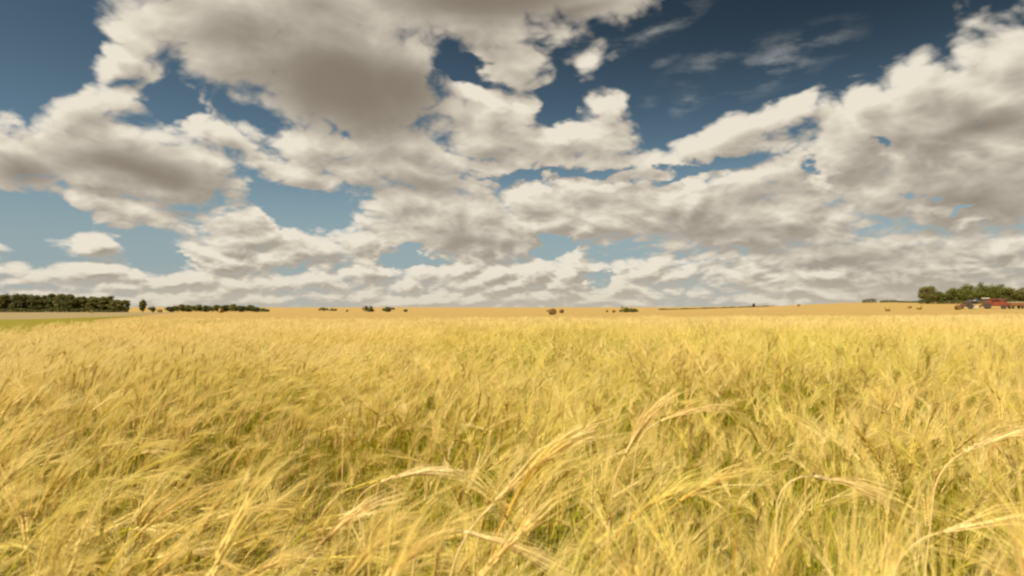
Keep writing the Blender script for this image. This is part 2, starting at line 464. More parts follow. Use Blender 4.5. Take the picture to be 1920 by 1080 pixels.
def surface_mat(name, col, var=0.25, scale=3.0, rough=0.8, bump=0.0, metal=0.0, spec=0.3, coord='Object'):
    m, nt, out, N = new_mat(name)
    p = nt.nodes.new('ShaderNodeTexCoord').outputs[coord]
    n = N.noise(p, scale, 5, 0.6)
    c = N.mix(N.smooth(n, 0.3, 0.72), tuple(q * (1 - var) for q in col), tuple(min(1, q * (1 + var)) for q in col))
    bs = nt.nodes.new('ShaderNodeBsdfPrincipled')
    N.put(bs.inputs['Base Color'], c)
    bs.inputs['Roughness'].default_value = rough; bs.inputs['Metallic'].default_value = metal
    bs.inputs['Specular IOR Level'].default_value = spec
    if bump:
        b = nt.nodes.new('ShaderNodeBump'); b.inputs['Strength'].default_value = bump
        nt.links.new(n, b.inputs['Height']); nt.links.new(b.outputs[0], bs.inputs['Normal'])
    nt.links.new(bs.outputs[0], out.inputs['Surface'])
    return m


def ground_mat(name, a, b, green, g_amt, row=0.9):
    m, nt, out, N = new_mat(name)
    pos = nt.nodes.new('ShaderNodeNewGeometry').outputs['Position']
    n1 = N.noise(pos, 0.05, 5, 0.6); n2 = N.noise(N.v('MULTIPLY', pos, (0.35, 1.2, 1.0)), 0.35, 6, 0.65); n3 = N.noise(pos, 9.0, 3, 0.7)
    c = N.mix(N.smooth(n2, 0.3, 0.7), a, b)
    c = N.mix(N.smooth(n1, 0.5, 0.72, 0.0, g_amt), c, green)
    c = N.mix(N.smooth(n3, 0.45, 0.8, 0.0, 0.45), c, tuple(q * 0.5 for q in a))
    bs = nt.nodes.new('ShaderNodeBsdfPrincipled'); N.put(bs.inputs['Base Color'], c)
    bs.inputs['Roughness'].default_value = 0.85; bs.inputs['Specular IOR Level'].default_value = 0.15
    bp = nt.nodes.new('ShaderNodeBump'); bp.inputs['Strength'].default_value = 0.6; bp.inputs['Distance'].default_value = 0.12
    nt.links.new(N.m('ADD', n3, n2), bp.inputs['Height']); nt.links.new(bp.outputs[0], bs.inputs['Normal'])
    nt.links.new(bs.outputs[0], out.inputs['Surface'])
    return m


M['stubble'] = ground_mat('stubble', (0.34, 0.215, 0.062), (0.41, 0.27, 0.086), (0.30, 0.23, 0.062), 0.3)
M['pale_stubble'] = ground_mat('pale_stubble', (0.25, 0.185, 0.080), (0.30, 0.22, 0.10), (0.22, 0.18, 0.06), 0.3)
M['grass'] = ground_mat('margin_grass', (0.185, 0.158, 0.010), (0.235, 0.188, 0.015), (0.145, 0.135, 0.009), 0.5)
M['canopy'] = ground_mat('crop_canopy', (0.62, 0.43, 0.075), (0.74, 0.52, 0.115), (0.50, 0.42, 0.05), 0.4)
M['soil'] = surface_mat('soil', (0.16, 0.11, 0.05), 0.4, 8.0, 0.95, 0.5)
M['bark'] = surface_mat('bark', (0.10, 0.075, 0.05), 0.4, 6.0, 0.9, 0.4)


def leaf_mat(name, a, b, trans=0.42):
    m, nt, out, N = new_mat(name)
    pos = nt.nodes.new('ShaderNodeNewGeometry').outputs['Position']
    rnd = nt.nodes.new('ShaderNodeObjectInfo').outputs['Random']
    isl = nt.nodes.new('ShaderNodeNewGeometry').outputs['Random Per Island']
    c = N.mix(N.smooth(N.noise(pos, 0.9, 3, 0.6), 0.3, 0.7), a, b)
    c = N.mix(N.m('MULTIPLY', isl, 0.5), c, tuple(q * 1.5 for q in b))
    c = N.mix(N.m('MULTIPLY', rnd, 0.35), c, tuple(q * 0.6 for q in a))
    bs = nt.nodes.new('ShaderNodeBsdfPrincipled'); N.put(bs.inputs['Base Color'], c)
    bs.inputs['Roughness'].default_value = 0.6; bs.inputs['Specular IOR Level'].default_value = 0.25
    tr = nt.nodes.new('ShaderNodeBsdfTranslucent'); N.put(tr.inputs['Color'], c)
    mx = nt.nodes.new('ShaderNodeMixShader'); mx.inputs[0].default_value = trans
    nt.links.new(bs.outputs[0], mx.inputs[1]); nt.links.new(tr.outputs[0], mx.inputs[2])
    nt.links.new(mx.outputs[0], out.inputs['Surface'])
    return m


M['leaf_dark'] = leaf_mat('dark_foliage', (0.085, 0.088, 0.022), (0.135, 0.128, 0.034))
M['leaf_olive'] = leaf_mat('olive_foliage', (0.115, 0.110, 0.026), (0.185, 0.160, 0.042))
M['leaf_green'] = leaf_mat('green_foliage', (0.105, 0.120, 0.020), (0.190, 0.185, 0.034))
M['bale'] = surface_mat('baled_straw', (0.30, 0.205, 0.055), 0.45, 9.0, 0.9, 0.8)
M['bale_dark'] = surface_mat('dark_brown_bale', (0.13, 0.062, 0.016), 0.4, 9.0, 0.9, 0.8)  # same straw in a darker brown
M['bale_end'] = surface_mat('bale_end_straw', (0.20, 0.125, 0.035), 0.5, 14.0, 0.9, 0.8)
M['red'] = surface_mat('red_paint', (0.19, 0.045, 0.020), 0.25, 1.5, 0.45, 0.0)
M['dark_red'] = surface_mat('faded_red_paint', (0.12, 0.045, 0.025), 0.3, 1.5, 0.55, 0.0)
M['orange'] = surface_mat('orange_paint', (0.22, 0.095, 0.034), 0.3, 1.2, 0.6, 0.0)
M['cream'] = surface_mat('cream_paint', (0.50, 0.40, 0.28), 0.1, 2.0, 0.5, 0.0)
M['steel'] = surface_mat('worn_steel', (0.40, 0.38, 0.34), 0.25, 3.0, 0.45, 0.0, 0.6)
M['rubber'] = surface_mat('tyre_rubber', (0.055, 0.044, 0.033), 0.3, 6.0, 0.85, 0.0)
M['black'] = surface_mat('dark_metal', (0.05, 0.045, 0.04), 0.3, 3.0, 0.6, 0.0)


def glass_mat():
    m, nt, out, N = new_mat('cab_glass')
    bs = nt.nodes.new('ShaderNodeBsdfPrincipled')
    bs.inputs['Base Color'].default_value = (0.06, 0.06, 0.055, 1)
    bs.inputs['Roughness'].default_value = 0.25; bs.inputs['Specular IOR Level'].default_value = 0.5
    nt.links.new(bs.outputs[0], out.inputs['Surface'])
    return m


M['glass'] = glass_mat()

# ================================================================ the land
CROP = [(-5.6, -5.0), (-12.5, 17.2), (-17.4, 30.5), (0.0, 34.0), (40.0, 50.0), (70.0, 62.0), (70.0, -5.0)]


def in_poly(px, py, poly):
    px = np.asarray(px); py = np.asarray(py)
    c = np.zeros(px.shape, bool); n = len(poly)
    for i in range(n):
        x0, y0 = poly[i]; x1, y1 = poly[(i + 1) % n]
        k = ((y0 > py) != (y1 > py)) & (px < (x1 - x0) * (py - y0) / (y1 - y0 + 1e-12) + x0)
        c ^= k
    return c


def ground_sheet():
    rr = np.concatenate([[0.0], np.geomspace(0.6, 9000, 130)])
    na = 288
    vs = [(0, 0, 0)]
    for r in rr[1:]:
        a = np.linspace(0, 2 * math.pi, na, endpoint=False)
        x, y = r * np.sin(a), r * np.cos(a)
        z = ground_h(x, y)
        vs += list(zip(x.tolist(), y.tolist(), z.tolist()))
    fs = [(0, 1 + (k + 1) % na, 1 + k) for k in range(na)]
    for i in range(len(rr) - 2):
        b0, b1 = 1 + i * na, 1 + (i + 1) * na
        fs += [(b0 + k, b0 + (k + 1) % na, b1 + (k + 1) % na, b1 + k) for k in range(na)]
    mb = MB(); mb.add(vs, fs, 0, True)
    return mb.build('ground', M['stubble'])


tag(ground_sheet(), kind='structure')


def land_patch(name, poly, m, lift, kind='structure'):
    """a sheet lying on the land inside an outline"""
    bm = bmesh.new()
    bm.faces.new([bm.verts.new((x, y, 0)) for x, y in poly])
    bmesh.ops.triangulate(bm, faces=bm.faces[:])
    for _ in range(3): bmesh.ops.subdivide_edges(bm, edges=bm.edges[:], cuts=1, use_grid_fill=True)
    for v in bm.verts: v.co.z = float(ground_h(v.co.x, v.co.y)) + lift
    bmesh.ops.recalc_face_normals(bm, faces=bm.faces[:])
    if sum(f.normal.z for f in bm.faces) < 0: bmesh.ops.reverse_faces(bm, faces=bm.faces[:])
    me = bpy.data.meshes.new(name); bm.to_mesh(me); bm.free()
    me.materials.append(m)
    o = bpy.data.objects.new(name, me); C.objects.link(o)
    return tag(o, kind=kind)


land_patch('pale_field', [(-400, 70), (-62, 84), (-62, 94), (-67, 116), (-76, 140), (-130, 268), (-700, 268)], M['pale_stubble'], 0.02)
land_patch('grass_margin', [(-80, 60), (-95, 88), (-62, 85), (-63, 95), (-68, 116), (-76, 141), (-66, 118), (-52, 84), (-22, 38), (-13, 15), (-30, 15)], M['grass'], 0.035)
land_patch('field_soil', CROP, M['soil'], 0.02)

# ================================================================ the barley crop
def stem_curve(height, lean, nod, n=7, neck=0.12):
    """points up a stalk that leans along +X and bows over at the neck; returns points and the last direction"""
    p = Vector((0, 0, 0)); pts = [p.copy()]; th = lean * 0.25
    seg = height / n
    for i in range(n):
        t = (i + 1) / n
        th = lean * (0.25 + 0.75 * t)
        p = p + Vector((math.sin(th), 0, math.cos(th))) * seg
        pts.append(p.copy())
    k = 4
    for i in range(k):
        a = th + (nod - th) * (i + 1) / k * 0.8
        p = p + Vector((math.sin(a), 0, math.cos(a))) * neck / k
        pts.append(p.copy())
    return pts, th + (nod - th) * 0.8


def ear_shape(mb_ear, mb_awn, base, ang, nod, rnd, length=0.085, rows=11, awn=0.15, thin=1.0, mi_ear=0, mi_awn=0, awns=True):
    """two rows of plump grains along a bowing spine, each with a long awn"""
    p = base.copy(); a = ang
    step = length / rows
    spine_y = Vector((0, 1, 0))
    for i in range(rows):
        a += (nod - ang) / rows * 0.6
        d = Vector((math.sin(a), 0, math.cos(a)))
        up = Vector((math.cos(a), 0, -math.sin(a)))
        p = p + d * step
        for s in (-1, 1):
            out = (spine_y * s * 0.85 + up * rnd.uniform(-.5, .5)).normalized()
            c = p + out * 0.0031 + d * 0.003
            g = (d * 0.95 + out * 0.22).normalized()
            w = 0.0027 * (1.0 - 0.35 * i / rows); L = 0.0085
            e1 = g.cross(up).normalized(); e2 = g.cross(e1)
            vs = [c - g * L, c + e1 * w, c + e2 * w, c - e1 * w, c - e2 * w, c + g * L]
            mb_ear.add(vs, [(0, 2, 1), (0, 3, 2), (0, 4, 3), (0, 1, 4), (5, 1, 2), (5, 2, 3), (5, 3, 4), (5, 4, 1)], mi_ear, True)
            if awns:
                al = awn * rnd.uniform(0.75, 1.1) * (1.0 - 0.25 * i / rows)
                ad = (d + out * rnd.uniform(0.10, 0.34) + Vector((rnd.uniform(-.07, .07), rnd.uniform(-.07, .07), rnd.uniform(-.07, .07)))).normalized()
                q0 = c + g * L * 0.8; q1 = q0 + ad * al * 0.5; q2 = q0 + ad * al + Vector((0.012, 0, -0.022)) * al / 0.15
                sd = ad.cross(Vector((rnd.uniform(-1, 1), rnd.uniform(-1, 1), rnd.uniform(-1, 1)))).normalized()
                mb_awn.ribbon([q0, q1, q2], [0.0012 * thin, 0.0009 * thin, 0.0003 * thin], sd, mi_awn)
    return p


def leaf_shape(mb, base, heading, L, droop, wid, rnd, mi):
    p = Vector(base); th = rnd.uniform(0.25, 0.6)
    h = Vector((math.cos(heading), math.sin(heading), 0)); pts = [p.copy()]
    n = 6
    for i in range(n):
        th += droop / n
        p = p + (h * math.sin(th) + Vector((0, 0, 1)) * math.cos(th)) * L / n
        pts.append(p.copy())
    tw = rnd.uniform(-0.6, 0.6)
    side = Vector((-math.sin(heading), math.cos(heading), tw))
    mb.ribbon(pts, [wid * q for q in (0.7, 1, 1, .9, .7, .45, .08)], side, mi)


def barley_plant(seed, col):
    """one full stalk: stem, blades, ear and awns in one mesh (instanced through the crop)"""
    rnd = random.Random(seed)
    mb = MB()
    H = rnd.uniform(0.62, 0.80); lean = rnd.uniform(0.01, 0.15); nod = rnd.choice([0.05, 0.12, 0.2, 0.3, 0.45, 0.7, 1.2])
    pts, a = stem_curve(H, lean, nod)
    mb.tube(pts, [0.0021] * 4 + [0.0018] * 4 + [0.0015] * (len(pts) - 8), 3, 0, False)
    for k in range(rnd.choice([1, 2, 3])):
        i = rnd.choice([2, 3, 4, 5])
        leaf_shape(mb, pts[i], rnd.uniform(-1.6, 1.6), rnd.uniform(0.14, 0.26), rnd.uniform(0.8, 2.4), rnd.uniform(0.006, 0.010), rnd, 1)
    ear_shape(mb, mb, pts[-1], a, nod + 0.2, rnd, rnd.uniform(0.07, 0.10), rnd.choice([16, 17, 18]), rnd.uniform(0.12, 0.18), 0.72, 2, 3)
    return mb.build('barley_stalk', [M['stem'], M['leaf'], M['ear'], M['awn']], None, col)


def barley_clump(seed, col, count, radius, thick):
    """a tuft of simpler stalks for farther off"""
    rnd = random.Random(seed)
    mb = MB()
    for _ in range(count):
        r = radius * math.sqrt(rnd.random()); q = rnd.uniform(0, 6.283)
        o = Vector((r * math.cos(q), r * math.sin(q), 0))
        rot = Matrix.Rotation(rnd.gauss(0, 0.5), 3, 'Z')
        H = rnd.uniform(0.62, 0.82); nod = rnd.uniform(0.25, 1.6)
        pts, a = stem_curve(H, rnd.uniform(0.02, 0.25), nod, 3, 0.10)
        P = [o + rot @ p for p in pts]
        mb.tube([P[0], P[2], P[3], P[5], P[-1]], 0.0018 * thick, 3, 0, False)
        d = rot @ Vector((math.sin(a), 0, math.cos(a)))
        s = d.cross(Vector((0, 0, 1))).normalized(); u = d.cross(s)
        b = P[-1]; L = 0.085; w = 0.0062 * thick
        vs = [b, b + d * L * .4 + s * w, b + d * L * .4 + u * w * .7, b + d * L * .4 - s * w, b + d * L * .4 - u * w * .7, b + d * L]
        mb.add(vs, [(0, 2, 1), (0, 3, 2), (0, 4, 3), (0, 1, 4), (5, 1, 2), (5, 2, 3), (5, 3, 4), (5, 4, 1)], 2, True)
        for k in range(14):
            al = rnd.uniform(0.10, 0.17)
            ad = (d + s * rnd.uniform(-.32, .32) + u * rnd.uniform(-.3, .3)).normalized()
            q0 = b + d * L * rnd.uniform(0.2, 0.95)
            sd = ad.cross(Vector((rnd.uniform(-1, 1), rnd.uniform(-1, 1), rnd.uniform(-1, 1)))).normalized()
            mb.ribbon([q0, q0 + ad * al + Vector((0.01, 0, -0.015))], [0.0013 * thick, 0.0004 * thick], sd, 3)
        if rnd.random() < 0.8:
            leaf_shape(mb, P[rnd.choice([2, 3])], rnd.uniform(-1.6, 1.6), rnd.uniform(0.14, 0.24), rnd.uniform(0.8, 2.2), 0.007 * thick, rnd, 1)
    return mb.build('barley_tuft', [M['stem'], M['leaf'], M['ear'], M['awn']], None, col)


def wind(x, y):
    """which way and how far the gusts have laid the crop over: heading, extra lean"""
    n1 = np.array([mnoise.noise((a * 0.55, b * 0.40, 3.1)) for a, b in zip(x, y)])
    n2 = np.array([mnoise.noise((a * 0.9, b * 0.8, 7.7)) for a, b in zip(x, y)])
    head = -0.15 + 1.1 * n1
    left = sst(0.3, -0.45, np.asarray(x) / np.maximum(np.asarray(y), 0.5))
    far = sst(1.5, 6.0, np.asarray(y))
    lean = np.clip((0.18 + 0.20 * far) * left + 0.50 * n2 * (0.35 + 0.8 * left), -0.12, 0.7)
    return head, lean


def scatter_tree(name, variants):
    """an object of bare points, each carrying its own turn, size and kind of stalk"""
    g = bpy.data.node_groups.new(name, 'GeometryNodeTree')
    g.interface.new_socket('Geometry', in_out='INPUT', socket_type='NodeSocketGeometry')
    g.interface.new_socket('Geometry', in_out='OUTPUT', socket_type='NodeSocketGeometry')
    i = g.nodes.new('NodeGroupInput'); o = g.nodes.new('NodeGroupOutput')
    ci = g.nodes.new('GeometryNodeCollectionInfo'); ci.inputs['Collection'].default_value = variants
    ci.inputs['Separate Children'].default_value = True; ci.inputs['Reset Children'].default_value = True
    ip = g.nodes.new('GeometryNodeInstanceOnPoints'); ip.inputs['Pick Instance'].default_value = True

    def attr(n, t):
        a = g.nodes.new('GeometryNodeInputNamedAttribute'); a.data_type = t; a.inputs['Name'].default_value = n
        return a.outputs['Attribute']
    g.links.new(i.outputs[0], ip.inputs['Points'])
    g.links.new(ci.outputs[0], ip.inputs['Instance'])
    g.links.new(attr('kind_index', 'INT'), ip.inputs['Instance Index'])
    g.links.new(attr('turn', 'FLOAT_VECTOR'), ip.inputs['Rotation'])
    g.links.new(attr('size', 'FLOAT_VECTOR'), ip.inputs['Scale'])
    g.links.new(ip.outputs[0], o.inputs[0])
    return g


def scatter(name, x, y, z, head, lean, size, variants, mats=None):
    n = len(x)
    me = bpy.data.meshes.new(name)
    me.vertices.add(n)
    me.vertices.foreach_set('co', np.stack([x, y, z], 1).astype(np.float32).ravel())
    turn = np.zeros((n, 3), np.float32)
    turn[:, 1] = lean; turn[:, 2] = head
    a = me.attributes.new('turn', 'FLOAT_VECTOR', 'POINT'); a.data.foreach_set('vector', turn.ravel())
    a = me.attributes.new('size', 'FLOAT_VECTOR', 'POINT'); a.data.foreach_set('vector', np.repeat(size[:, None], 3, 1).astype(np.float32).ravel())
    a = me.attributes.new('kind_index', 'INT', 'POINT'); a.data.foreach_set('value', rng.integers(0, len(variants.objects), n).astype(np.int32))
    o = bpy.data.objects.new(name, me); C.objects.link(o)
    md = o.modifiers.new('scatter', 'NODES'); md.node_group = scatter_tree(name, variants)
    return o


def points_in_crop(y0, y1, density, edge=1.05, pad=1.5):
    """random spots of standing crop between two distances"""
    area = (2 * (edge * y1 + pad)) * (y1 - y0)
    n = int(area * density)
    y = rng.uniform(y0, y1, n); x = rng.uniform(-1, 1, n) * (edge * y1 + pad)
    k = (np.abs(x) < edge * np.maximum(y, 0) + pad) & in_poly(x, y, CROP) & (np.hypot(x, y) > 0.34)
    return x[k], y[k]


# shorter, thinner spots where one looks down between the stalks: place, reach, depth
HOLLOWS = [(-0.45, 1.30, 0.30, 0.36), (-0.80, 2.6, 0.45, 0.30), (-0.05, 1.10, 0.22, 0.36), (0.48, 1.35, 0.26, 0.32), (0.95, 1.35, 0.25, 0.32), (-0.30, 2.0, 0.30, 0.30), (0.55, 2.2, 0.35, 0.28), (-1.3, 4.2, 0.6, 0.24), (1.0, 3.6, 0.6, 0.24), (0.2, 5.6, 0.8, 0.18)]


def crop_layer(name, y0, y1, density, variants, smin, smax, pad=1.5, jitter=0.45):
    x, y = points_in_crop(y0, y1, density, pad=pad)
    thin = np.zeros(len(x))
    for hx, hy, hr, k in HOLLOWS: thin = np.maximum(thin, 2.1 * k * np.exp(-((x - hx) ** 2 + ((y - hy) * 0.8) ** 2) / hr ** 2))
    keep = rng.random(len(x)) > thin
    x, y = x[keep], y[keep]
    head, lean = wind(x, y)
    n = len(x)
    spread = jitter + 1.1 * sst(-0.35, 0.2, x / np.maximum(y, 0.5))      # combed one way on the left, every way on the right
    head = head + rng.normal(0, 1, n) * spread; lean = lean + rng.normal(0, 0.11, n)
    # the odd stalk blown the other way
    flip = rng.random(n) < 0.10
    head[flip] += rng.uniform(1.5, 4.5, flip.sum())
    tall = np.array([mnoise.noise((a * 0.35, b * 0.35, 12.0)) for a, b in zip(x, y)])
    size = rng.uniform(smin, smax, n) * (1 + 0.14 * tall)
    size *= 1 + 0.12 * np.exp(-(np.hypot(x, y) / 1.25) ** 2)              # a taller stand right by the camera
    for hx, hy, hr, k in HOLLOWS: size *= 1 - k * np.exp(-((x - hx) ** 2 + ((y - hy) * 0.8) ** 2) / hr ** 2)
    return scatter(name, x, y, ground_h(x, y) + 0.02, head, lean, size, variants)


near_kinds = bpy.data.collections.new('barley_near')
for k in range(14): barley_plant(100 + k, near_kinds)
mid_kinds = bpy.data.collections.new('barley_mid')
for k in range(12): barley_clump(200 + k, mid_kinds, 10, 0.16, 1.35)
far_kinds = bpy.data.collections.new('barley_far')
for k in range(9): barley_clump(300 + k, far_kinds, 46, 0.50, 2.6)

tag(crop_layer('barley_crop', -1.6, 6.5, 280, near_kinds, 0.88, 1.12, pad=1.7), 'ripe golden barley standing thick across the whole foreground', 'barley', kind='stuff')
tag(crop_layer('barley_crop', 6.3, 18.0, 27, mid_kinds, 0.85, 1.05), 'ripe golden barley of the middle distance blown in soft waves', 'barley', kind='stuff')
tag(crop_layer('barley_crop', 17.5, 72.0, 5.5, far_kinds, 0.80, 0.95), 'far part of the barley reaching the edge of the stubble', 'barley', kind='stuff')


def canopy_sheet():
    """the dense mass of stalks below the ears, farther off than one can look down into"""
    xs = np.arange(-20, 70.1, 0.5); ys = np.arange(9, 62.1, 0.5)
    X, Y = np.meshgrid(xs, ys)
    inside = in_poly(X, Y, CROP) & (np.abs(X) < 1.1 * Y + 4)
    Z = ground_h(X, Y) + 0.50 + 0.10 * np.array([mnoise.noise((a * 0.8, b * 0.8, 1.0)) for a, b in zip(X.ravel(), Y.ravel())]).reshape(X.shape)
    Z -= 0.35 * sst(12, 9, Y)
    idx = np.arange(X.size).reshape(X.shape)
    ok = inside[:-1, :-1] & inside[1:, :-1] & inside[:-1, 1:] & inside[1:, 1:]
    fs = [(int(idx[j, i]), int(idx[j, i + 1]), int(idx[j + 1, i + 1]), int(idx[j + 1, i])) for j, i in zip(*np.nonzero(ok))]
    mb = MB(); mb.add(list(zip(X.ravel().tolist(), Y.ravel().tolist(), Z.ravel().tolist())), fs, 0, True)
    o = mb.build('crop_canopy', M['canopy'])
    return tag(o, 'dense golden mass of stalks under the ears of the far barley', 'barley', kind='stuff')


canopy_sheet()

# ================================================================ trees and hedges
def crown_mesh(seed, rx, rz, zc, lobes, leaves, leaf, low_skirt=True):
    """leaf-sized faces gathered in uneven clumps through the crown"""
    rnd = np.random.default_rng(seed)
    mb_v, mb_f = [], []
    for i in range(lobes):
        d = rnd.normal(size=3); d /= np.linalg.norm(d)
        if d[2] < -0.2 and low_skirt: d[2] *= 0.6
        rad = rnd.uniform(0.25, 0.90) ** 0.7
        c = np.array([d[0] * rx * rad, d[1] * rx * rad, zc + d[2] * rz * rad])
        lr = rnd.uniform(0.30, 0.48) * min(rx, rz * 1.4)
        n = int(leaves * rnd.uniform(0.6, 1.3))
        q = rnd.normal(size=(n, 3)); q /= np.linalg.norm(q, axis=1)[:, None]
        p = c + q * lr * (rnd.random((n, 1)) ** 0.4) * np.array([1, 1, 0.8])
        e1 = rnd.normal(size=(n, 3)); e1 /= np.linalg.norm(e1, axis=1)[:, None]
        e2 = np.cross(e1, q + 0.3 * rnd.normal(size=(n, 3))); e2 /= np.linalg.norm(e2, axis=1)[:, None] + 1e-9
        s = leaf * rnd.uniform(0.6, 1.4, (n, 1))
        for a in range(n):
            o = len(mb_v)
            if p[a][2] < 0.05: continue
            mb_v += [tuple(p[a] - e1[a] * s[a]), tuple(p[a] + e2[a] * s[a] * 0.6), tuple(p[a] + e1[a] * s[a]), tuple(p[a] - e2[a] * s[a] * 0.6)]
            mb_f.append((o, o + 1, o + 2, o + 3))
    mb = MB(); mb.add(mb_v, mb_f, 0)
    return mb


def trunk_mesh(seed, h, r, limbs, reach):
    rnd = random.Random(seed)
    mb = MB()
    pts = [(0, 0, -0.2)] + [(rnd.uniform(-.06, .06) * h * t, rnd.uniform(-.06, .06) * h * t, h * t) for t in (0.15, 0.4, 0.7, 1.0)]
    mb.tube(pts, [r * 1.3, r, r * .8, r * .55, r * .25], 7)
    for k in range(limbs):
        t = rnd.uniform(0.3, 0.85); q = rnd.uniform(0, 6.28); z = h * t; L = reach * rnd.uniform(0.5, 0.9)
        mb.tube([(0, 0, z), (math.cos(q) * L * .5, math.sin(q) * L * .5, z + L * .35), (math.cos(q) * L, math.sin(q) * L, z + L * .8)], [r * .4, r * .25, r * .08], 5)
    return mb


def make_tree(name, seed, rx, h, m, lobes=26, leaves=60, leaf=0.26, low=0.12):
    t = empty(name, (0, 0, 0))
    rz = h * (1 - low) / 2
    zc = h * low + rz - (0.10 * h if low <= 0.02 else 0.0)
    crown_mesh(seed, rx * 0.84, (h - zc) * 0.86, zc, int(lobes * 1.5), int(leaves * 1.3), leaf).build('crown', m, t)
    trunk_mesh(seed, h * 0.7, h * 0.022 + 0.03, 6, rx * 0.8).build('trunk', M['bark'], t)
    return t


def place(t, px, depth, sc=(1, 1, 1), rz=0.0, dz=0.0):
    x, y, z = spot(px, depth)
    t.location = (x, y, z + dz); t.scale = sc; t.rotation_euler = (0, 0, rz)
    return t


# the long wood on the left: three kinds, repeated
wood = [make_tree('broadleaf_tree', 11, 2.6, 8.2, M['leaf_dark'], 34, low=0.0), make_tree('broadleaf_tree', 12, 2.9, 8.2, M['leaf_dark'], low=0.0), make_tree('broadleaf_tree', 13, 2.4, 8.2, M['leaf_olive'], low=0.0)]
row = []
for px in range(-150, 236, 13): row.append((px + random.uniform(-4, 4), 270 + random.uniform(-2, 2)))
for px in range(-140, 222, 17): row.append((px + random.uniform(-5, 5), 276 + random.uniform(-2, 2)))
for i, (px, d) in enumerate(row):
    k = random.choice([0, 1, 1, 0, 2]) if px < 150 else random.choice([2, 2, 0])
    t = wood[i] if i < 3 else copy_tree(wood[k])
    hh = 1.0 if px < 138 else 0.90 if px < 215 else 0.72
    hh *= random.uniform(0.93, 1.07)
    place(t, px, d, (random.uniform(1.1, 1.4),) * 2 + (hh,), random.uniform(0, 6.28))
    tag(t, 'dark broadleaf tree in the long dense wood at the left edge beyond the green margin', 'tree', 'trees of the long dark wood')

pop = make_tree('poplar_tree', 21, 1.45, 5.9, M['leaf_olive'], 40, 60, 0.2, 0.0)
place(pop, 268, 270); tag(pop, 'narrow upright dark green tree standing alone past the end of the long wood', 'tree')
for px, w, h, lab in ((286, 1.9, 2.7, 'low round dark bush right beside the narrow upright tree'), (300, 1.1, 1.3, 'smallest low bush trailing off to the right of the narrow upright tree')):
    b = make_tree('bush', int(px), w, h, M['leaf_olive'], 12, 50, 0.18, 0.0)
    place(b, px, 268); tag(b, lab, 'bush')

# the low hedge left of centre
hb = [make_tree('hedge_tree', 31, 2.1, 3.7, M['leaf_dark'], 18, 55, 0.2, 0.0), make_tree('hedge_tree', 32, 1.9, 3.4, M['leaf_green'], 18, 55, 0.2, 0.0), make_tree('hedge_tree', 33, 2.2, 3.6, M['leaf_olive'], 18, 55, 0.2, 0.0)]
prof = {322: .78, 333: .98, 344: 1.0, 355: 1.0, 366: 1.0, 377: .98, 388: .96, 398: .92, 409: .93, 420: 1.0, 431: 1.12, 442: 1.05, 453: .92, 463: .88, 472: .92, 481: .72, 489: .62, 496: .40}
for i, (px, s) in enumerate(prof.items()):
    t = hb[i] if i < 3 else copy_tree(hb[i % 3])
    place(t, px, 290 + random.uniform(-2, 2), (1.25, 1.25, s), random.uniform(0, 6.28))
    tag(t, 'rounded dark green tree in the low hedge row left of centre on the horizon', 'tree', 'trees of the low hedge row')

# scattered bushes along the skyline
for seed, px, d, w, h, m, lab in (
    (41, 607, 430, 4.0, 2.4, 'leaf_olive', 'faint flat bush on the skyline, left one of a low pair'),
    (42, 625, 430, 3.2, 1.8, 'leaf_olive', 'lower faint bush on the skyline, right one of a low pair'),
    (43, 691, 300, 3.7, 2.7, 'leaf_dark', 'left one of two round dark trees side by side on the skyline'),
    (44, 727, 300, 3.5, 2.8, 'leaf_dark', 'right one of two round dark trees side by side on the skyline'),
    (45, 761, 300, 0.9, 1.3, 'leaf_dark', 'tiny dark shrub just right of the two round dark trees'),
    (46, 1172, 285, 3.6, 2.4, 'leaf_green', 'wide domed green tree clump on the skyline right of centre'),
    (47, 1188, 287, 2.6, 1.9, 'leaf_green', 'lower right shoulder of the domed green clump right of centre'),
    (48, 1413, 420, 1.1, 2.6, 'leaf_dark', 'single tiny dark shrub on the rise far right of centre'),
):
    b = make_tree('bush' if h < 2.2 else 'round_tree', seed, w, h, M[m], 16, 55, 0.2, 0.0)
    place(b, px, d, dz=-0.05); tag(b, lab, 'tree' if h >= 2.2 else 'bush')


def hedge(seed, px0, px1, d0, d1, h, w, m, name, label):
    """one clipped run of hedge from end to end"""
    rnd = np.random.default_rng(seed)
    x0, y0, _ = spot(px0, d0); x1, y1, _ = spot(px1, d1)
    L = math.hypot(x1 - x0, y1 - y0); n = int(L * 90)
    mb = MB()
    t = rnd.random(n); nx, ny = -(y1 - y0) / L, (x1 - x0) / L
    off = rnd.normal(0, 0.35, n) * w
    X = x0 + (x1 - x0) * t + nx * off; Y = y0 + (y1 - y0) * t + ny * off
    top = h * (0.8 + 0.35 * np.sin(t * L * 0.35) * np.sin(t * L * 0.13 + 1)) * (1 - 0.25 * np.abs(off) / w)
    Z = ground_h(X, Y) + rnd.random(n) ** 0.7 * top
    for a in range(n):
        e1 = Vector(rnd.normal(size=3)).normalized(); e2 = e1.orthogonal().normalized(); s = rnd.uniform(.15, .32)
        p = Vector((X[a], Y[a], Z[a]))
        mb.add([p - e1 * s, p + e2 * s * .6, p + e1 * s, p - e2 * s * .6], [(0, 1, 2, 3)])
    return tag(mb.build(name, m), label, 'hedge')


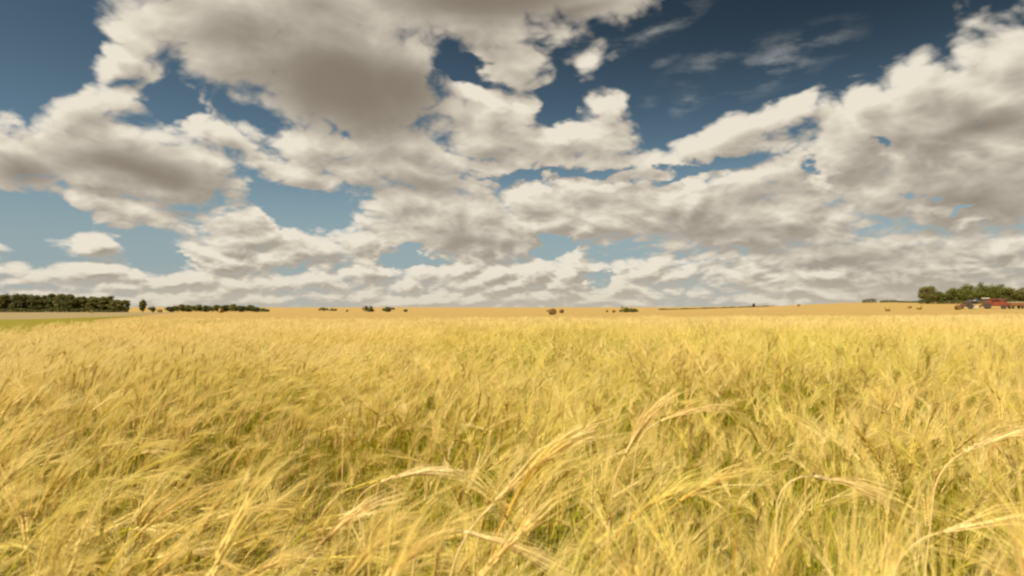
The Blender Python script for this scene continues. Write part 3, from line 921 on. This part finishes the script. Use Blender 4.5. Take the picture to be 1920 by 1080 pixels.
hedge(61, 1617, 1643, 330, 330, 1.9, 1.6, M['leaf_dark'], 'hedge', 'short dark clipped hedge standing alone on the right skyline')
hedge(62, 1650, 1740, 335, 320, 1.1, 1.2, M['leaf_dark'], 'hedge', 'thin low hedge line leading to the trees on the right')
hedge(65, -170, 240, 266, 267, 1.9, 1.8, M['leaf_dark'], 'hedge', 'dark undergrowth hedge along the foot of the long wood on the left')
hedge(63, 1722, 1990, 297, 297, 2.0, 1.6, M['leaf_dark'], 'hedge', 'dark undergrowth hedge at the foot of the trees on the right')
hedge(64, 1236, 1450, 520, 620, 0.9, 1.6, M['leaf_olive'], 'hedge', 'long thin far hedge climbing the rise right of centre')

# the trees on the right
for seed, px, d, w, h, m, lab in (
    (71, 1740, 300, 4.6, 8.3, 'leaf_olive', 'leftmost tree of the right hand group, pointed crown with browner left side'),
    (72, 1762, 302, 2.9, 5.4, 'leaf_green', 'smaller tree filling the dip between the pointed tree and the big group'),
    (73, 1787, 301, 4.3, 7.4, 'leaf_green', 'rounded green tree left of the tallest trees behind the machines'),
    (74, 1815, 299, 4.7, 8.7, 'leaf_green', 'tall green tree directly behind the faded red tractor'),
    (75, 1846, 300, 5.2, 9.3, 'leaf_green', 'tallest broad green tree directly behind the red combine harvester'),
    (76, 1874, 301, 4.8, 9.0, 'leaf_green', 'broad green tree just right of the tallest one, above the orange trailer'),
    (77, 1898, 300, 4.2, 7.6, 'leaf_olive', 'shorter olive tree above the right end of the orange trailer'),
    (78, 1921, 299, 4.4, 7.0, 'leaf_olive', 'olive tree cut by the right edge of the picture'),
    (79, 1952, 300, 4.8, 8.0, 'leaf_olive', 'olive tree beyond the right edge of the view'),
):
    t = make_tree('broadleaf_tree', seed, w, h, M[m], 36, 75, 0.24, 0.0)
    place(t, px, d, (1.1, 1.1, 1.1), seed * 1.3); tag(t, lab, 'tree', 'trees behind the machines')


# ================================================================ round bales
def make_bale(m, seed):
    rnd = random.Random(seed)
    R0, W0 = 0.70, 0.62
    mb = MB()
    prof = [(-W0, R0 * .93), (-W0 * .96, R0 * .985), (-W0 * .6, R0), (0, R0 * 1.012), (W0 * .6, R0), (W0 * .96, R0 * .985), (W0, R0 * .93)]
    seg = 28; vs = []
    for y, r in prof:
        for k in range(seg):
            q = 2 * math.pi * k / seg
            rr = r * (1 + 0.02 * math.sin(3 * q + seed) + rnd.uniform(-.008, .008))
            vs.append((rr * math.cos(q), y, max(-R0 * 0.93, rr * math.sin(q))))
    fs = [(i * seg + k, i * seg + (k + 1) % seg, (i + 1) * seg + (k + 1) % seg, (i + 1) * seg + k) for i in range(len(prof) - 1) for k in range(seg)]
    mb.add(vs, fs, 0, True)
    for s, base in ((-1, 0), (1, (len(prof) - 1) * seg)):                 # rolled ends: rings stepping in like a spiral
        rings = [[vs[base + k] for k in range(seg)]]
        for j, q in enumerate((0.82, 0.62, 0.42, 0.2)):
            rings.append([(p[0] * q, s * (W0 - (0.012 if j % 2 == 0 else -0.006)), p[2] * q) for p in rings[0]])
        flat = [p for r_ in rings for p in r_] + [(0, s * W0, 0)]
        f2 = []
        for i in range(len(rings) - 1):
            for k in range(seg):
                f = (i * seg + k, i * seg + (k + 1) % seg, (i + 1) * seg + (k + 1) % seg, (i + 1) * seg + k)
                f2.append(f if s > 0 else f[::-1])
        n = len(rings) * seg; b = (len(rings) - 1) * seg
        f2 += [((b + k, b + (k + 1) % seg, n) if s > 0 else (b + (k + 1) % seg, b + k, n)) for k in range(seg)]
        mb.add(flat, f2, 1)
    return mb.build('round_bale', [m, M['bale_end']])


bale0 = make_bale(M['bale'], 1); bale1 = make_bale(M['bale_dark'], 2)
uses = {0: False, 1: False}
for px, d, kind, rz, sc, lab in (
    (1036, 152, 1, 0.5, 1.0, 'dark brown round bale nearest the middle of the stubble'),
    (1053, 235, 1, 1.1, 0.95, 'small dark round bale just right of the nearest brown bale'),
    (1027, 330, 1, 0.2, 0.7, 'tiny distant bale above the nearest brown bale on the skyline'),
    (1138, 300, 1, 0.9, 0.65, 'tiny dark bale left of the domed green clump'),
    (1151, 262, 1, 0.3, 0.8, 'dark bale at the left foot of the domed green clump'),
    (651, 310, 1, 0.6, 0.7, 'tiny brown bale between the faint bushes and the two round trees'),
    (415, 232, 0, 0.8, 1.05, 'pale straw bale in front of the low hedge row'),
    (300, 240, 0, 0.2, 0.75, 'pale bale low beside the bushes near the narrow upright tree'),
    (172, 225, 0, 0.4, 0.75, 'small pale bale on the pale field under the long dark wood'),
    (1664, 190, 0, 1.2, 0.95, 'tan bale on the right, below the short dark hedge'),
    (1723, 208, 0, 0.9, 1.0, 'tan bale in front of the leftmost tree on the right'),
    (1705, 222, 0, 0.3, 0.7, 'faint small bale between the two tan bales on the right'),
    (1796, 205, 1, 0.2, 1.05, 'dark brown bale left of the faded red tractor'),
    (1497, 300, 0, 0.1, 0.8, 'tiny pale bale alone on the rise at the right of centre'),
):
    src = (bale0, bale1)[kind]
    if uses[kind]: b = src.copy(); C.objects.link(b)
    else: b = src; uses[kind] = True
    x, y, z = spot(px, d)
    b.location = (x, y, z + 0.64 * sc); b.rotation_euler = (0, 0, rz); b.scale = (sc,) * 3
    tag(b, lab, 'bale', 'round straw bales on the stubble')


# ================================================================ the machines on the right
def wheel(parent, x, y, r, w, hub='cream'):
    mb = MB()
    mb.lathe_y(x, r, [(y - w / 2, r * .72), (y - w / 2, r * .93), (y - w * .3, r), (y + w * .3, r), (y + w / 2, r * .93), (y + w / 2, r * .72)], 24)
    for k in range(16):                                                    # lugs
        q = 2 * math.pi * k / 16; c, s = math.cos(q), math.sin(q)
        p = Vector((x + c * r * 1.0, y, r + s * r * 1.0)); tq = Vector((-s, 0, c)) * r * .07; nq = Vector((c, 0, s)) * r * .035
        yv = Vector((0, w * .46, 0))
        mb.add([p - tq - yv, p + tq - yv, p + tq + yv, p - tq + yv, p - tq * .7 - yv + nq, p + tq * .7 - yv + nq, p + tq * .7 + yv + nq, p - tq * .7 + yv + nq],
               [(0, 1, 2, 3), (4, 7, 6, 5), (0, 4, 5, 1), (1, 5, 6, 2), (2, 6, 7, 3), (3, 7, 4, 0)])
    t = mb.build('wheel', M['rubber'], parent)
    rm = MB(); rm.lathe_y(x, r, [(y - w * .42, r * .25), (y - w * .40, r * .66), (y - w * .3, r * .72), (y + w * .3, r * .72), (y + w * .40, r * .66), (y + w * .42, r * .25)], 20)
    rm.build('rim', M[hub], t)
    return t


def combine(px, d, rz):
    c = empty('combine_harvester', spot(px, d), rz)
    tag(c, 'red combine harvester with a pale cab roof standing before the trees at the right', 'harvester')
    b = MB()
    b.prism([(-2.2, 0.9), (-2.2, 2.2), (-1.2, 2.6), (2.6, 2.6), (3.6, 2.0), (3.9, 1.2), (2.8, 0.8)], -1.35, 1.35)
    b.box(-1.9, 2.4, -1.42, -1.352, 1.15, 2.35); b.box(-1.9, 2.4, 1.352, 1.42, 1.15, 2.35)
    b.build('body', M['red'], c)
    g = MB(); g.box(-0.9, 1.5, -1.25, 1.25, 2.603, 3.25, 0, -0.12); g.build('grain_tank', M['red'], c)
    e = MB(); e.box(1.6, 3.0, -1.0, 1.0, 2.603, 2.95, 0, 0.1); e.build('engine_cover', M['dark_red'], c)
    cab = MB(); cab.box(-2.75, -1.0, -0.95, 0.95, 1.7, 1.95)
    for sx in (-2.65, -1.1):
        for sy in (-.88, .88): cab.box(sx - .05, sx + .05, sy - .05, sy + .05, 1.95, 3.25)
    cb = cab.build('cab', M['red'], c)
    rf = MB(); rf.box(-3.05, -0.93, -1.08, 1.08, 3.252, 3.5, 0, 0.08); rf.build('roof', M['cream'], cb)
    w = MB(); w.box(-2.69, -1.06, -0.86, 0.86, 1.953, 3.247, 0, 0.0); w.build('window', M['glass'], cb)
    f = MB(); f.prism([(-4.0, 0.35), (-3.8, 0.95), (-2.2, 1.75), (-2.2, 1.0)], -0.5, 0.5); f.build('feeder_house', M['dark_red'], c)
    h = MB(); h.prism([(-5.2, 0.12), (-4.05, 0.12), (-4.05, 1.15), (-4.25, 1.15), (-4.4, 0.3)], -2.3, 2.3)
    for sy in (-2.3, 2.26): h.prism([(-5.6, 0.12), (-4.05, 0.121), (-4.05, 1.05), (-4.6, 0.95)], sy - 0.02, sy + 0.04)
    hd = h.build('header', M['cream'], c)
    r = MB()
    for k in range(6):
        q = k * math.pi / 3
        r.tube([(-4.95 + .5 * math.cos(q), -2.15, 1.05 + .5 * math.sin(q)), (-4.95 + .5 * math.cos(q), 2.15, 1.05 + .5 * math.sin(q))], 0.035, 5)
        for sy in (-2.1, 0, 2.1): r.tube([(-4.95, sy, 1.05), (-4.95 + .5 * math.cos(q), sy, 1.05 + .5 * math.sin(q))], 0.025, 4)
    r.build('reel', M['steel'], hd)
    for y in (-1.55, 1.55): wheel(c, -1.5, y, 0.92, 0.6)
    for y in (-1.25, 1.25): wheel(c, 2.7, y, 0.6, 0.4)
    a = MB(); a.tube([(-0.4, -1.45, 2.2), (-0.2, -1.6, 2.9), (3.6, -1.7, 3.0), (3.9, -1.7, 2.85)], 0.17, 10); a.build('unloading_pipe', M['dark_red'], c)
    x = MB(); x.tube([(2.0, 0.6, 2.9), (2.0, 0.6, 3.6)], 0.07, 8); x.build('exhaust', M['black'], c)
    s = MB(); s.prism([(3.5, 0.6), (4.5, 0.5), (4.4, 1.0), (3.75, 1.6)], -0.9, 0.9); s.build('straw_hood', M['dark_red'], c)
    l = MB()
    for k in range(5): l.box(-2.5, -2.1, -1.5, -1.2, 0.5 + .27 * k, 0.54 + .27 * k)
    l.box(-2.52, -2.48, -1.52, -1.49, 0.4, 1.75); l.box(-2.12, -2.08, -1.52, -1.49, 0.4, 1.75); l.build('ladder', M['steel'], c)
    return c


def tractor(px, d, rz):
    c = empty('tractor', spot(px, d), rz)
    tag(c, 'small faded red tractor with a dark cab left of the red combine harvester', 'tractor')
    b = MB(); b.prism([(-1.9, 0.75), (-1.9, 1.35), (-1.7, 1.55), (-0.1, 1.62), (-0.1, 0.7)], -0.36, 0.36)
    b.box(-0.1, 1.4, -0.3, 0.3, 0.6, 1.1); b.build('hood', M['dark_red'], c)
    k = MB(); k.box(-0.09, 1.25, -0.62, 0.62, 1.103, 1.4)
    for sx in (-0.05, 1.2):
        for sy in (-.56, .56): k.box(sx - .04, sx + .04, sy - .04, sy + .04, 1.4, 2.42)
    cb = k.build('cab', M['dark_red'], c)
    f = MB(); f.box(-0.25, 1.4, -0.72, 0.72, 2.423, 2.62, 0, 0.06); f.build('roof', M['dark_red'], cb)
    w = MB(); w.box(-0.07, 1.22, -0.55, 0.55, 1.403, 2.417); w.build('window', M['glass'], cb)
    for y in (-0.85, 0.85):
        wheel(c, 0.9, y, 0.82, 0.42, 'dark_red')
        g = MB(); g.prism([(0.0, 1.45), (0.3, 1.75), (1.5, 1.75), (1.8, 1.4), (1.7, 1.36), (1.45, 1.69), (0.35, 1.69), (0.08, 1.4)], y - .24, y + .24); g.build('mudguard', M['dark_red'], c)
    for y in (-0.7, 0.7): wheel(c, -1.35, y, 0.5, 0.3, 'dark_red')
    x = MB(); x.tube([(-0.9, 0.15, 1.5), (-0.9, 0.15, 2.35)], 0.045, 7); x.build('exhaust', M['black'], c)
    return c


def trailer(px, d, rz):
    c = empty('grain_trailer', spot(px, d), rz)
    tag(c, 'rusty orange farm trailer with pale top boards right of the red combine harvester', 'trailer')
    b = MB()
    b.box(-2.4, 2.4, -1.15, 1.15, 0.95, 1.05)
    for y in (-1.15, 1.09): b.box(-2.4, 2.4, y, y + .06, 1.053, 1.95)
    for x in (-2.4, 2.34): b.box(x, x + .06, -1.087, 1.087, 1.053, 1.95)
    for k in range(7): b.box(-2.3 + k * .75, -2.22 + k * .75, -1.21, -1.153, 1.0, 1.93)
    b.build('box_body', M['orange'], c)
    t = MB()
    for y in (-1.17, 1.09): t.box(-2.42, 2.42, y, y + .08, 1.953, 2.15)
    t.build('top_board', M['cream'], c)
    g = MB(); g.box(-2.2, 2.2, -1.0, 1.0, 1.1, 1.98, 0, 0.1); g.build('grain_load', M['bale'], c)
    f = MB()
    for y in (-.5, .42): f.box(-2.3, 2.3, y, y + .08, 0.78, 0.947)
    f.build('chassis', M['black'], c)
    p = MB(); p.tube([(-2.4, 0, .85), (-3.8, 0, .55)], .06, 6); p.build('drawbar', M['black'], c)
    for x in (-1.3, 1.5):
        for y in (-.95, .95): wheel(c, x, y, .46, .28, 'orange')
    return c


combine(1862, 216, R(-30))
tractor(1813, 214, R(-35))
trailer(1904, 218, R(-6))


# ================================================================ single stalks one can pick out in front
def hero(px, py, depth, height_px, heading, lean, nod, size, m, label, leaf=True, awn=0.16, seed=1, ear=True, bow=0.3):
    """a stalk rooted in the soil whose neck comes up to that place"""
    rnd = random.Random(seed)
    lean *= 0.42; size *= 0.9
    top = at(px, py, depth)
    rot = Matrix.Rotation(heading, 3, 'Z')
    H = top.z / max(0.5, math.cos(lean * 0.62))
    pts, a = stem_curve(H * 0.93, lean, nod, 9, 0.10 * size)
    sc = top.z / max(pts[-1].z, 0.05)
    pts = [Vector((p.x * 1.0, p.y, p.z * sc)) for p in pts]
    end = rot @ pts[-1]
    t = empty('barley_plant', (top.x - end.x, top.y - end.y, 0.02), heading)
    tag(t, label, 'barley', 'barley stalks standing out in front')
    s = MB(); s.tube(pts, [0.0020 * size] * 5 + [0.0016 * size] * (len(pts) - 5), 6, 0); s.build('stem', m[0], t)
    if ear:
        e, w = MB(), MB()
        ear_shape(e, w, pts[-1], a, nod + bow, rnd, 0.10 * size, 19, awn * size, 1.5)
        e.build('ear', m[1], t); w.build('awns', m[2], t)
    if leaf:
        l = MB()
        for k in range(2): leaf_shape(l, pts[4 + k], rnd.uniform(-1.2, 1.2), rnd.uniform(.18, .28), rnd.uniform(1.2, 2.4), .010, rnd, 0)
        l.build('leaf', M['leaf'], t)
    return t


PALE = (M['pale'], M['pale'], M['pale']); GOLD = (M['gold'], M['gold'], M['awn'])
hero(925, 968, 1.12, 0, -0.1, 0.62, 0.90, 1.3, PALE, 'big pale ear leaning up to the right at the bottom centre', seed=1, bow=0.12)
hero(948, 995, 1.10, 0, 0.10, 0.2, 0.55, 1.0, GOLD, 'yellow stalk bowing right just below the big pale ear', seed=2)
hero(868, 1022, 1.06, 0, 0.05, 0.35, 2.1, 1.0, PALE, 'pale stalk sharply bent over at the bottom centre left of the big ear', seed=3)
hero(1525, 915, 1.25, 0, 0.1, 0.12, 2.0, 1.0, PALE, 'pale ear hooked over to the right in the right foreground', seed=4)
hero(1806, 868, 1.35, 0, 0.15, 0.35, 1.35, 1.1, PALE, 'pale ear pointing right with combed awns at the right edge', seed=5)
hero(1765, 1022, 1.08, 0, -0.1, 0.3, 1.5, 1.15, PALE, 'bleached ear fanning its awns to the right in the lower right corner', seed=6)
hero(712, 926, 1.25, 0, 0.1, 0.3, 1.45, 0.8, PALE, 'short pale ear lying level left of the bottom centre', seed=7)
hero(588, 1062, 1.05, 0, -0.05, 0.2, 0.85, 0.85, PALE, 'pale ear rising right from the bottom edge left of centre', seed=8)
hero(1652, 888, 1.4, 0, 2.9, 0.25, 0.55, 0.8, (M['brown'],) * 3, 'dark brown weathered ear tilted left among the golden ones on the right', seed=9, awn=0.05)
hero(1237, 806, 1.7, 0, 0.0, 0.3, 1.35, 1.0, PALE, 'pale ear lying to the right above the centre right of the crop', seed=10)
hero(1272, 962, 1.25, 0, -0.1, 0.3, 1.1, 0.9, GOLD, 'slim golden ear slanting right, right of the bottom centre', seed=11)
hero(1180, 1000, 1.15, 0, 0.1, 0.35, 1.05, 0.9, GOLD, 'golden ear slanting right low between the bottom centre and the right', seed=12)
hero(1172, 872, 1.45, 0, -0.1, 0.2, 0.55, 1.0, PALE, 'pale upright ear tilting slightly right near the middle of the crop', seed=13)
hero(646, 800, 1.75, 0, 0.0, 0.02, 0.1, 0.9, PALE, 'thin upright bleached stalk without an ear left of the middle', seed=14, ear=False, leaf=False)


def tall_blade():
    t = at(1386, 912, 1.2)
    mb = MB()
    b = Vector((t.x - 0.06, t.y, 0.02))
    pts = [b.lerp(t, q) + Vector((-0.012 * math.sin(q * 3.1), 0, 0)) for q in np.linspace(0, 1, 8)]
    mb.ribbon(pts, [.008, .010, .011, .0115, .0115, .010, .007, .001], (1, 0.35, 0))
    mb.ribbon([p + Vector((0.0007, 0.003, 0)) for p in pts], [.004, .005, .0055, .006, .006, .005, .0035, .001], (0.6, 1, 0))
    o = mb.build('barley_leaf', M['gold'])
    tag(o, 'long upright pale yellow leaf blade right of the bottom centre', 'leaf')


tall_blade()
